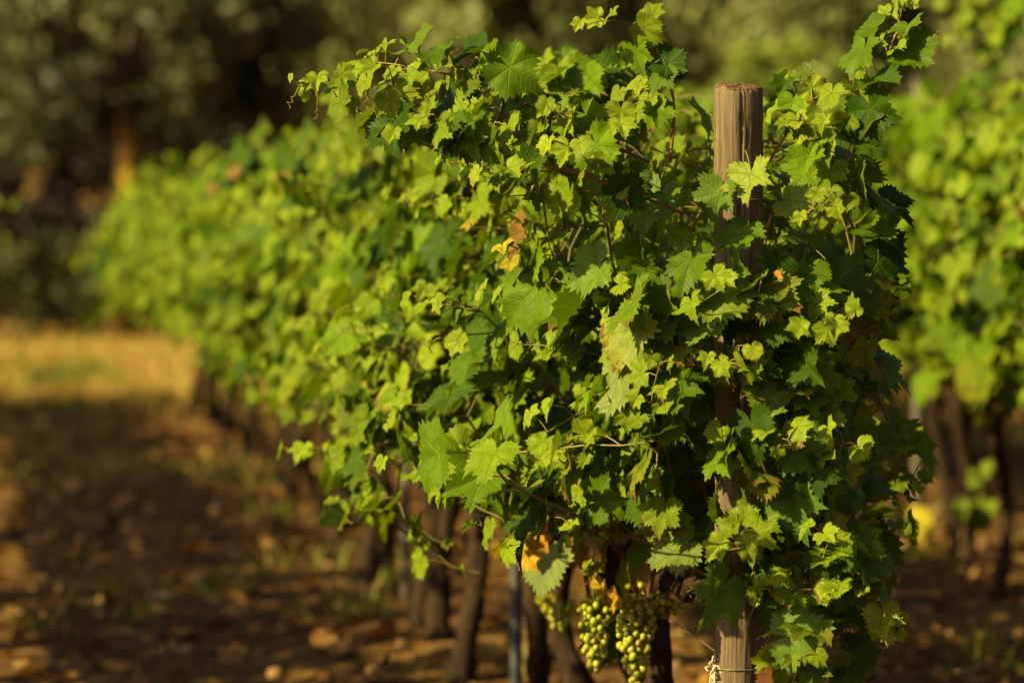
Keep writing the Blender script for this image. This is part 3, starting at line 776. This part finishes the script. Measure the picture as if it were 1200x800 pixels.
# single leaves that stand out: pixel, depth, size, direction of the tip in the picture (deg, 0 = up, 90 = right), normal, colour
def hero_leaves():
    inv = root_inv(R0.location, R0.rotation_euler.z); rng = np.random.default_rng(5)
    lv, A = Leaves(), Acc()
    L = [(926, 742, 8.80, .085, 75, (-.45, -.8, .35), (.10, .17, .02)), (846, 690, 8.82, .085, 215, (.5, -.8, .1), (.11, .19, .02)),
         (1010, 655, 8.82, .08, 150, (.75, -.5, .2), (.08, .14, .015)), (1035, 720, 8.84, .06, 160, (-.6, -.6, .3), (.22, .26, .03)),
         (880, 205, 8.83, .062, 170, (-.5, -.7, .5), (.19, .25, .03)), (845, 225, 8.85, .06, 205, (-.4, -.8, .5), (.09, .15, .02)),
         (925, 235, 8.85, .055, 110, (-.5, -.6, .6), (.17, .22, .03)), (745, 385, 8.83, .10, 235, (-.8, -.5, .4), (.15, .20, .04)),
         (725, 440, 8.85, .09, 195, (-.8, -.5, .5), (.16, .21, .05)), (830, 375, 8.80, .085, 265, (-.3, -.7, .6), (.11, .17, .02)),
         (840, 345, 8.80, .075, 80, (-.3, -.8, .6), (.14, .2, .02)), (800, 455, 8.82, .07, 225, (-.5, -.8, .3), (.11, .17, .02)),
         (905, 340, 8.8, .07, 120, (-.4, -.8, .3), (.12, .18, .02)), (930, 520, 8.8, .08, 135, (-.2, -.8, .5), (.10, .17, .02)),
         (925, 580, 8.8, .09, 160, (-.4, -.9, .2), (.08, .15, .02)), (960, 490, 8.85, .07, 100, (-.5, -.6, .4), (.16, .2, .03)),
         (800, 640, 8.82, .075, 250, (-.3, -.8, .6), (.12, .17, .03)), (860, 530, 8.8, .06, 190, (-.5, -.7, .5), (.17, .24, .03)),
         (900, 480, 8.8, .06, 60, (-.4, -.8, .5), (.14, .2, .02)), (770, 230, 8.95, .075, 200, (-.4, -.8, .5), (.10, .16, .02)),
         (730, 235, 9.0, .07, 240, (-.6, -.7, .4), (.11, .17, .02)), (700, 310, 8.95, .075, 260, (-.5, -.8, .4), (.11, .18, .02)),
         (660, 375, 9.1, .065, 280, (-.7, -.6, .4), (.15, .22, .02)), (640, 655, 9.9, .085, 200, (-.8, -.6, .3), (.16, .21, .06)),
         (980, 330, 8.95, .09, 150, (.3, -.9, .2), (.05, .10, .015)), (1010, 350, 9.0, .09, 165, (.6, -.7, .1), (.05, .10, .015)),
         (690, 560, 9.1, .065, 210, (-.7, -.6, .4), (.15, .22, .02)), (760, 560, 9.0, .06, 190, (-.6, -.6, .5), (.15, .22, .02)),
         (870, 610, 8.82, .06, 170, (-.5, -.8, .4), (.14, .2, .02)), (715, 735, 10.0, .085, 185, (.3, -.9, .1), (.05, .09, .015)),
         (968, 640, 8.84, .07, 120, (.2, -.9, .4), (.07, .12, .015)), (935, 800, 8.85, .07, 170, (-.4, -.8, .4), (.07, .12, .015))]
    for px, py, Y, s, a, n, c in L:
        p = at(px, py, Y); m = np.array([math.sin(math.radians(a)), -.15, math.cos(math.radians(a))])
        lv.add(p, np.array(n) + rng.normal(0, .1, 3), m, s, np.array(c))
        b = p - nrm(m) * s * .75 + np.array([0, .05, 0]); V, F = tube(spline([b, (b + p) / 2 + [0, 0, .01], p], 6), .0013, 5, False); A.add(V, F, PETI)
    for px, py, Y, s, c in [(610, 632, 9.6, .042, (.50, .33, .02)), (632, 628, 9.6, .04, (.42, .19, .02)), (585, 640, 9.65, .035, (.38, .27, .02)), (618, 652, 9.6, .035, (.45, .28, .02)), (600, 612, 9.65, .035, (.20, .22, .02)), (705, 684, 9.7, .034, (.42, .27, .02)), (690, 668, 9.7, .035, (.30, .26, .02)), (748, 668, 9.65, .035, (.25, .12, .03)), (672, 650, 10.0, .04, (.20, .11, .03)), (640, 700, 10.6, .03, (.34, .29, .02)),
                            (722, 700, 9.65, .036, (.42, .22, .02)), (552, 512, 10.4, .034, (.5, .38, .02)), (872, 418, 8.86, .04, (.45, .35, .03)), (915, 322, 8.8, .022, (.55, .22, .05)),
                            (668, 602, 9.6, .035, (.32, .20, .12)), (578, 122, 9.12, .016, (.25, .02, .02)), (900, 792, 8.84, .042, (.11, .035, .015)), (880, 500, 8.9, .05, (.12, .05, .02)),
                            (668, 342, 9.2, .02, (.6, .5, .02)), (815, 330, 8.9, .018, (.6, .55, .15)), (912, 480, 8.9, .03, (.16, .07, .03))]:
        lv.add(at(px, py, Y), rng.normal(0, .5, 3) + np.array([-.5, -.6, .3]), rng.normal(0, .5, 3) + np.array([0, 0, -.8]), s, np.array(c))
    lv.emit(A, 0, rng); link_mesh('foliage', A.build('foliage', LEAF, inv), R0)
hero_leaves()
def old_canes():
    inv = root_inv(R0.location, R0.rotation_euler.z); rng = np.random.default_rng(9)
    for scr in ([(768, 715, 9.9), (775, 690, 9.85), (792, 662, 9.75), (800, 640, 9.7)], [(764, 715, 9.9), (762, 690, 9.8), (768, 660, 9.72), (776, 635, 9.7)],
                [(758, 712, 9.95), (745, 690, 9.85), (738, 664, 9.75), (742, 640, 9.7)], [(690, 700, 10.3), (684, 670, 10.2), (672, 640, 10.1), (676, 615, 10.1)]):
        V, F = tube(spline([at(*q) for q in scr], 14), np.linspace(.0075, .005, 14), 7, True, .1, rng)
        A = Acc(); A.add(V, F, np.array([.34, .15, .05]) * rng.uniform(.7, 1.1)); link_mesh('shoot', A.build('shoot', STEM, inv), R0)
old_canes()
far_vine = min((o for o in bpy.data.objects if o.get('category') == 'grape vine' and o.get('group') == GF), key=lambda o: abs(o.location.y - 28))
hero_shoot(far_vine, rg, [(250, 270, 28.0), (190, 285, 27.7), (130, 298, 27.5), (75, 296, 27.3)], 20, 'long shoot sticking out sideways from the far end of the row', size=(.05, .07), lateral=.2, tips=0)

def vine_near(group, Y): return min((o for o in bpy.data.objects if o.get('category') == 'grape vine' and o.get('group') == group), key=lambda o: abs(o.location.y - Y))
lv_ = vine_near('vines of the left-hand row', 23.5)
hero_shoot(lv_, rg, [(-190, 270, 23.5), (-100, 250, 23.4), (-40, 244, 23.3), (14, 243, 23.2)], 14, 'shoot reaching into the photo at its left edge', size=(.05, .07), lateral=.2, tips=0)
hero_shoot(lv_, rg, [(-190, 320, 23.5), (-100, 300, 23.4), (-40, 290, 23.3), (6, 288, 23.2)], 14, 'lower shoot reaching to the left edge of the photo', size=(.05, .07), lateral=.2, tips=0)
rv_ = vine_near('vines of the right-hand row', 16.6)
hero_shoot(rv_, rg, [(1150, 180, 16.5), (1165, 130, 16.5), (1160, 85, 16.5), (1150, 55, 16.5), (1165, 28, 16.5)], 13, 'tall shoot standing above the right-hand row', size=(.05, .08), lateral=.4, tips=0)
hero_shoot(rv_, rg, [(1190, 180, 16.3), (1196, 120, 16.3), (1192, 70, 16.3), (1200, 40, 16.3)], 11, 'tall shoot at the right edge of the photo', size=(.05, .08), lateral=.4, tips=0)

def low_leaves(root, items, seed):
    inv = root_inv(root.location, root.rotation_euler.z); rng = np.random.default_rng(seed); lv, A = Leaves(), Acc()
    for px, py, Y, s_, c in items:
        for q in range(4):
            lv.add(at(px, py, Y) + rng.normal(0, .04, 3), np.array([-.6, -.5, .4]) + rng.normal(0, .3, 3), rng.normal(0, .5, 3) + np.array([0, 0, -.6]), s_, np.array(c) * rng.uniform(.8, 1.1))
    lv.emit(A, 1, rng); link_mesh('foliage', A.build('foliage', LEAF, inv), root)
low_leaves(vine_near('vines of the right-hand row', 17.8), [(1085, 628, 17.5, .055, (.52, .42, .03)), (1080, 668, 17.4, .05, (.12, .17, .015)), (1100, 640, 17.5, .04, (.3, .16, .03))], 4)
low_leaves(vine_near('vines of the right-hand row', 16.8), [(1145, 600, 16.6, .05, (.13, .19, .012)), (1142, 572, 16.6, .05, (.14, .2, .012)), (1110, 455, 16.3, .05, (.35, .18, .03))], 5)

# grape bunches hanging under the canopy
def bunches():
    rng = np.random.default_rng(21)
    for root, px, py, Y, L, W, n, lab in [(R0, 745, 685, 9.72, .185, .04, 105, 'long bunch of pale green grapes'), (R1, 697, 690, 9.9, .15, .036, 70, 'bunch of pale green grapes behind a hanging leaf'),
                                         (R0, 783, 683, 9.75, .05, .04, 28, 'small short bunch of green grapes'), (R1, 655, 690, 10.9, .07, .04, 32, 'blurred short bunch of green grapes'),
                                         (R0, 752, 668, 10.0, .06, .035, 30, 'partly hidden bunch of green grapes')]:
        A, S = bunch(rng, at(px, py, Y), L, W, n); inv = root_inv(root.location, root.rotation_euler.z)
        b = link_mesh('grape_bunch', A.build('grape_bunch', BERRY, inv), root); tag(b, lab)
        link_mesh('bunch_stem', S.build('bunch_stem', STEM, inv), b)
bunches()

# ------------------------------------------------------------------ background trees and shrubs
def tree_meshes(seed, H, W, z0, ncl, per, leaf, cols, trunk_r, tcol=(.10, .075, .05)):
    rng = np.random.default_rng(seed); T, A = Acc(), Acc()
    n = 10; t = np.linspace(0, 1, n); hh = z0 + (H - z0) * .35
    P = np.stack([.18 * np.sin(t * 3 + seed), .15 * np.sin(t * 2.3 + seed * 2), -.1 + (hh + .1) * t], -1)
    V, F = tube(P, trunk_r * (1.3 - .6 * t), 10, True, .1, rng); T.add(V, F, tcol)
    cent = []
    for k in range(ncl):
        d = nrm(rng.normal(0, 1, 3)); rr = rng.random() ** .4
        c = np.array([d[0] * W * rr, d[1] * W * rr, z0 + (H - z0) * (.5 + .5 * d[2] * rr)]); cent.append(c)
        if k % 3 == 0:
            V, F = tube(spline([P[-1 - k % 4], (P[-1] + c) / 2 + rng.normal(0, .15, 3), c], 8), np.linspace(trunk_r * .4, .015, 8), 6, False); T.add(V, F, (.09, .07, .05))
    cent = np.array(cent)
    m = ncl * per
    ci = np.repeat(np.arange(ncl), per); cs = rng.uniform(.28, .55, ncl) * W * .42
    g = rng.normal(0, 1, (m, 3)); g = nrm(g) * (rng.random(m) ** .5)[:, None]
    C = cent[ci] + g * cs[ci][:, None] * np.array([1, 1, .8])
    D = nrm(rng.normal(0, 1, (m, 3)) + g + np.array([0, 0, .3])); Sd = nrm(np.cross(D, rng.normal(0, 1, (m, 3))))
    L = leaf * rng.uniform(.7, 1.3, m)[:, None]; Wd = L * .34; Nn = np.cross(D, Sd)
    V = np.stack([C, C + D * L * .5 + Sd * Wd, C + D * L + Nn * L * .12, C + D * L * .5 - Sd * Wd], 1).reshape(-1, 3)
    F = np.arange(m * 4).reshape(-1, 4)
    cc = np.array(cols)[rng.integers(0, len(cols), ncl)][ci] * rng.uniform(.75, 1.25, m)[:, None]
    A.add(V, [F], np.repeat(cc, 4, 0))
    return T.build('trunk', TREEBARK), A.build('crown', OLIVE, smooth=False)

GREY = [(.20, .23, .075), (.27, .29, .105), (.14, .165, .052)]
GREEN = [(.085, .11, .026), (.12, .14, .035), (.06, .085, .018)]
GREY_SHADED = [(.06, .072, .026), (.09, .10, .038), (.042, .05, .02)]  # darker olive foliage for the left trees, their shade put into the colour
BRIGHT = [(.16, .22, .025), (.20, .26, .03)]
TM = [tree_meshes(11, 5.0, 2.3, 1.3, 90, 300, .095, GREY, .17), tree_meshes(12, 4.6, 2.0, 1.0, 80, 300, .095, GREY, .15),
      tree_meshes(13, 5.5, 2.5, 1.2, 95, 300, .095, GREEN, .16), tree_meshes(14, 3.0, 1.4, .5, 50, 170, .12, BRIGHT, .07),
      tree_meshes(15, 6.5, 3.0, .9, 110, 260, .11, GREEN, .2),
      tree_meshes(16, 4.0, 1.5, 1.45, 70, 190, .12, GREY_SHADED, .085, (.50, .30, .05)), tree_meshes(17, 5.2, 2.3, 1.2, 90, 300, .095, GREY_SHADED, .17)]  # slim tree's bark colour brightened to look sunlit
BM = [tree_meshes(21, 1.5, 1.3, .05, 50, 130, .09, [(.022, .016, .009), (.032, .024, .012)], .03), tree_meshes(22, 1.1, 1.0, .05, 40, 130, .09, [(.04, .052, .012), (.06, .07, .016)], .03)]
def plant(ms, name, X, Y, rz, s, label, cat, group):
    r = empty(name, (X, Y, float(ground_z(X, Y)))); r.rotation_euler = (0, 0, rz); r.scale = (s, s, s); tag(r, label, cat, group)
    link_mesh('trunk' if name != 'shrub' else 'stem', ms[0], r); link_mesh('crown' if name != 'shrub' else 'foliage', ms[1], r)
def pxX(px, Y): return (px - 600) * Y / FPX
TREES = [(20, 50, 6, 1.1, 'grey-green olive tree at the left edge behind the lane'), (156, 41.5, 5, 1.0, 'slim tree with ochre trunk coloured as if sunlit beyond the far end of the front row'),
         (250, 50, 4, .9, 'dark dense tree directly behind the far end of the front row'), (380, 47, 0, 1.15, 'pale olive tree behind the arching shoot tip'),
         (520, 44, 1, 1.1, 'pale grey-green olive tree left of the middle of the photo'), (670, 43, 0, 1.15, 'olive tree above the middle of the front row canopy'),
         (790, 43.5, 1, 1.0, 'grey-green olive tree behind the small upright shoot left of the post'), (930, 38, 3, .8, 'small bright green tree right above the wooden post'),
         (1000, 42, 1, 1.1, 'grey-green olive tree behind the tall orange-stemmed shoot'), (1120, 44, 2, .95, 'dark tree above the right-hand row with thin grey trunk'),
         (1230, 41, 0, 1.0, 'olive tree at the top right corner of the photo')]
for i, (px, Y, k, s, lab) in enumerate(TREES):
    plant(TM[k], 'olive_tree' if k in (0, 1, 6) else 'tree', pxX(px, Y), Y, i * 2.1, s, lab, 'tree', 'trees beyond the vineyard')
for i, px in enumerate(range(-200, 1500, 150)):
    Y = 56 + (i * 37 % 5); plant(TM[4 if i % 2 else 2], 'tree', pxX(px, Y), Y, i * 1.3, 1.25, 'tall dark tree in the second line behind the olive trees', 'tree', 'second line of trees')
for i, (X, Y, s) in enumerate([(-10.7, 47.3, 1.35), (-15, 47, 1.2), (-11, 52, 1.2)]):  # unseen trees added to cast shade onto the left background trees
    plant(TM[4], 'tree', X, Y, i, s, 'broad dark tree added out of view on the left to cast shade', 'tree', 'added shade trees left of the view')
for i, (px, Y, k, s) in enumerate([(-20, 42, 0, 1.0), (60, 41, 1, .8), (130, 46, 0, 1.1), (215, 45, 0, 1.0), (300, 44, 0, 1.1), (420, 45, 0, 1.1), (560, 45, 0, 1.1), (700, 44, 0, 1.1), (850, 44, 0, 1.1), (1000, 43, 0, 1.1), (1090, 41, 1, 1.0), (1200, 42, 0, 1.1)]):
    plant(BM[k], 'shrub', pxX(px, Y), Y, i * 1.7, s, ('low green shrub at the foot of the trees, ' if k else 'brownish shrub under the trees, ') + ['at the left edge of the photo', 'above the sunlit strip of grass', 'left of the yellow trunk', 'just right of the yellow trunk', 'behind the far end of the front row', 'behind the front row under the pale olive tree', 'behind the front row left of the middle', 'behind the front row at the middle', 'behind the post', 'right of the post', 'behind the right-hand row', 'at the right edge of the photo'][i], 'shrub', 'shrubs under the trees')

# ------------------------------------------------------------------ ground cover
def scatter_litter():
    rng = np.random.default_rng(31); lv = Leaves(); n = 6500
    X = rng.uniform(-4.2, 4.5, n); Y = 12.5 + 24 * rng.random(n) ** 1.3
    Z = ground_z(X, Y) + .012
    pal = np.array([(.28, .14, .045), (.18, .085, .03), (.36, .20, .07), (.32, .16, .035), (.12, .055, .02), (.42, .26, .10)])
    for x, y, z in zip(X, Y, Z):
        lv.add(np.array([x, y, z]), np.array([0, 0, 1]) + rng.normal(0, .45, 3), rng.normal(0, 1, 3), rng.uniform(.02, .055), pal[rng.integers(0, 6)] * rng.uniform(.7, 1.15))
    A = Acc(); lv.emit(A, 2, rng); tag(link_mesh('fallen_leaves', A.build('fallen_leaves', LITTER)), 'dry brown fallen leaves scattered over the vineyard soil', 'fallen leaves', kind='stuff')
    A = Acc(); n = 1800; V0, F0 = ICO1
    X = rng.uniform(-4.2, 4.5, n); Y = 12.5 + 20 * rng.random(n) ** 1.2; Z = ground_z(X, Y)
    for x, y, z in zip(X, Y, Z):
        s = .008 + .028 * rng.random() ** 3
        A.add(V0 * s * rng.uniform(.6, 1.3, (len(V0), 1)) * np.array([1, 1, .65]) + [x, y, z + s * .3], [F0], np.array([.17, .10, .05]) * rng.uniform(.6, 1.6))
    tag(link_mesh('soil_clods', A.build('soil_clods', CLOD, smooth=False)), 'dry crumbled clods of brown soil on the vineyard ground', 'soil clods', kind='stuff')
    def blades(name, pts, h, cols, label):
        m = len(pts); P = np.asarray(pts); H = h * rng.uniform(.5, 1.4, m)[:, None]
        a = rng.uniform(0, 2 * np.pi, m); D = np.stack([np.cos(a), np.sin(a), np.zeros(m)], -1)
        ln = nrm(np.stack([rng.normal(0, .45, m), rng.normal(0, .45, m), np.ones(m)], -1)); W = H * .05 + .002
        V = np.stack([P - D * W, P + D * W, P + ln * H * .6 + D * W * .7, P + ln * H * .6 - D * W * .7, P + ln * H * np.array([1.25, 1.25, .92])], 1).reshape(-1, 3)
        b = np.arange(m)[:, None] * 5
        A = Acc(); A.add(V, [b + np.array([[0, 1, 2, 3]]), b + np.array([[3, 2, 4]])], np.repeat(np.array(cols)[rng.integers(0, len(cols), m)] * rng.uniform(.7, 1.3, m)[:, None], 5, 0))
        tag(link_mesh(name, A.build(name, GRASS, smooth=False)), label, 'grass', kind='stuff')
    def clumps(n, xr, yr, per, sp):
        cx, cy = rng.uniform(*xr, n), rng.uniform(*yr, n)
        x = np.repeat(cx, per) + rng.normal(0, sp, n * per); y = np.repeat(cy, per) + rng.normal(0, sp * 1.6, n * per)
        return np.stack([x, y, ground_z(x, y) - .005], -1)
    blades('dry_grass', np.vstack([clumps(900, (-7, 4), (28.5, 40.5), 34, .22)]), .10, [(.48, .31, .075), (.40, .27, .06), (.52, .37, .12), (.26, .25, .05)], 'golden dry grass on the sunlit strip beyond the lane')
    blades('green_weeds', np.vstack([clumps(40, (-4.5, .5), (21, 27.5), 26, .13), clumps(60, (-2.5, 4.2), (13, 24), 22, .07), clumps(60, (1.2, 4.5), (15, 27), 34, .1)]), .11,
           [(.12, .15, .02), (.18, .19, .03), (.32, .27, .06), (.30, .22, .06)], 'green weeds growing in tufts along the lane and under the vines')
    blades('green_tufts', np.vstack([clumps(14, (-4.6, -2.6), (27.5, 31.5), 50, .11), clumps(12, (-5.4, -2.8), (30.5, 35), 60, .14)]), .16, [(.13, .17, .02), (.20, .22, .03), (.10, .13, .015)], 'taller green tufts at the near edge of the golden grass')
scatter_litter()
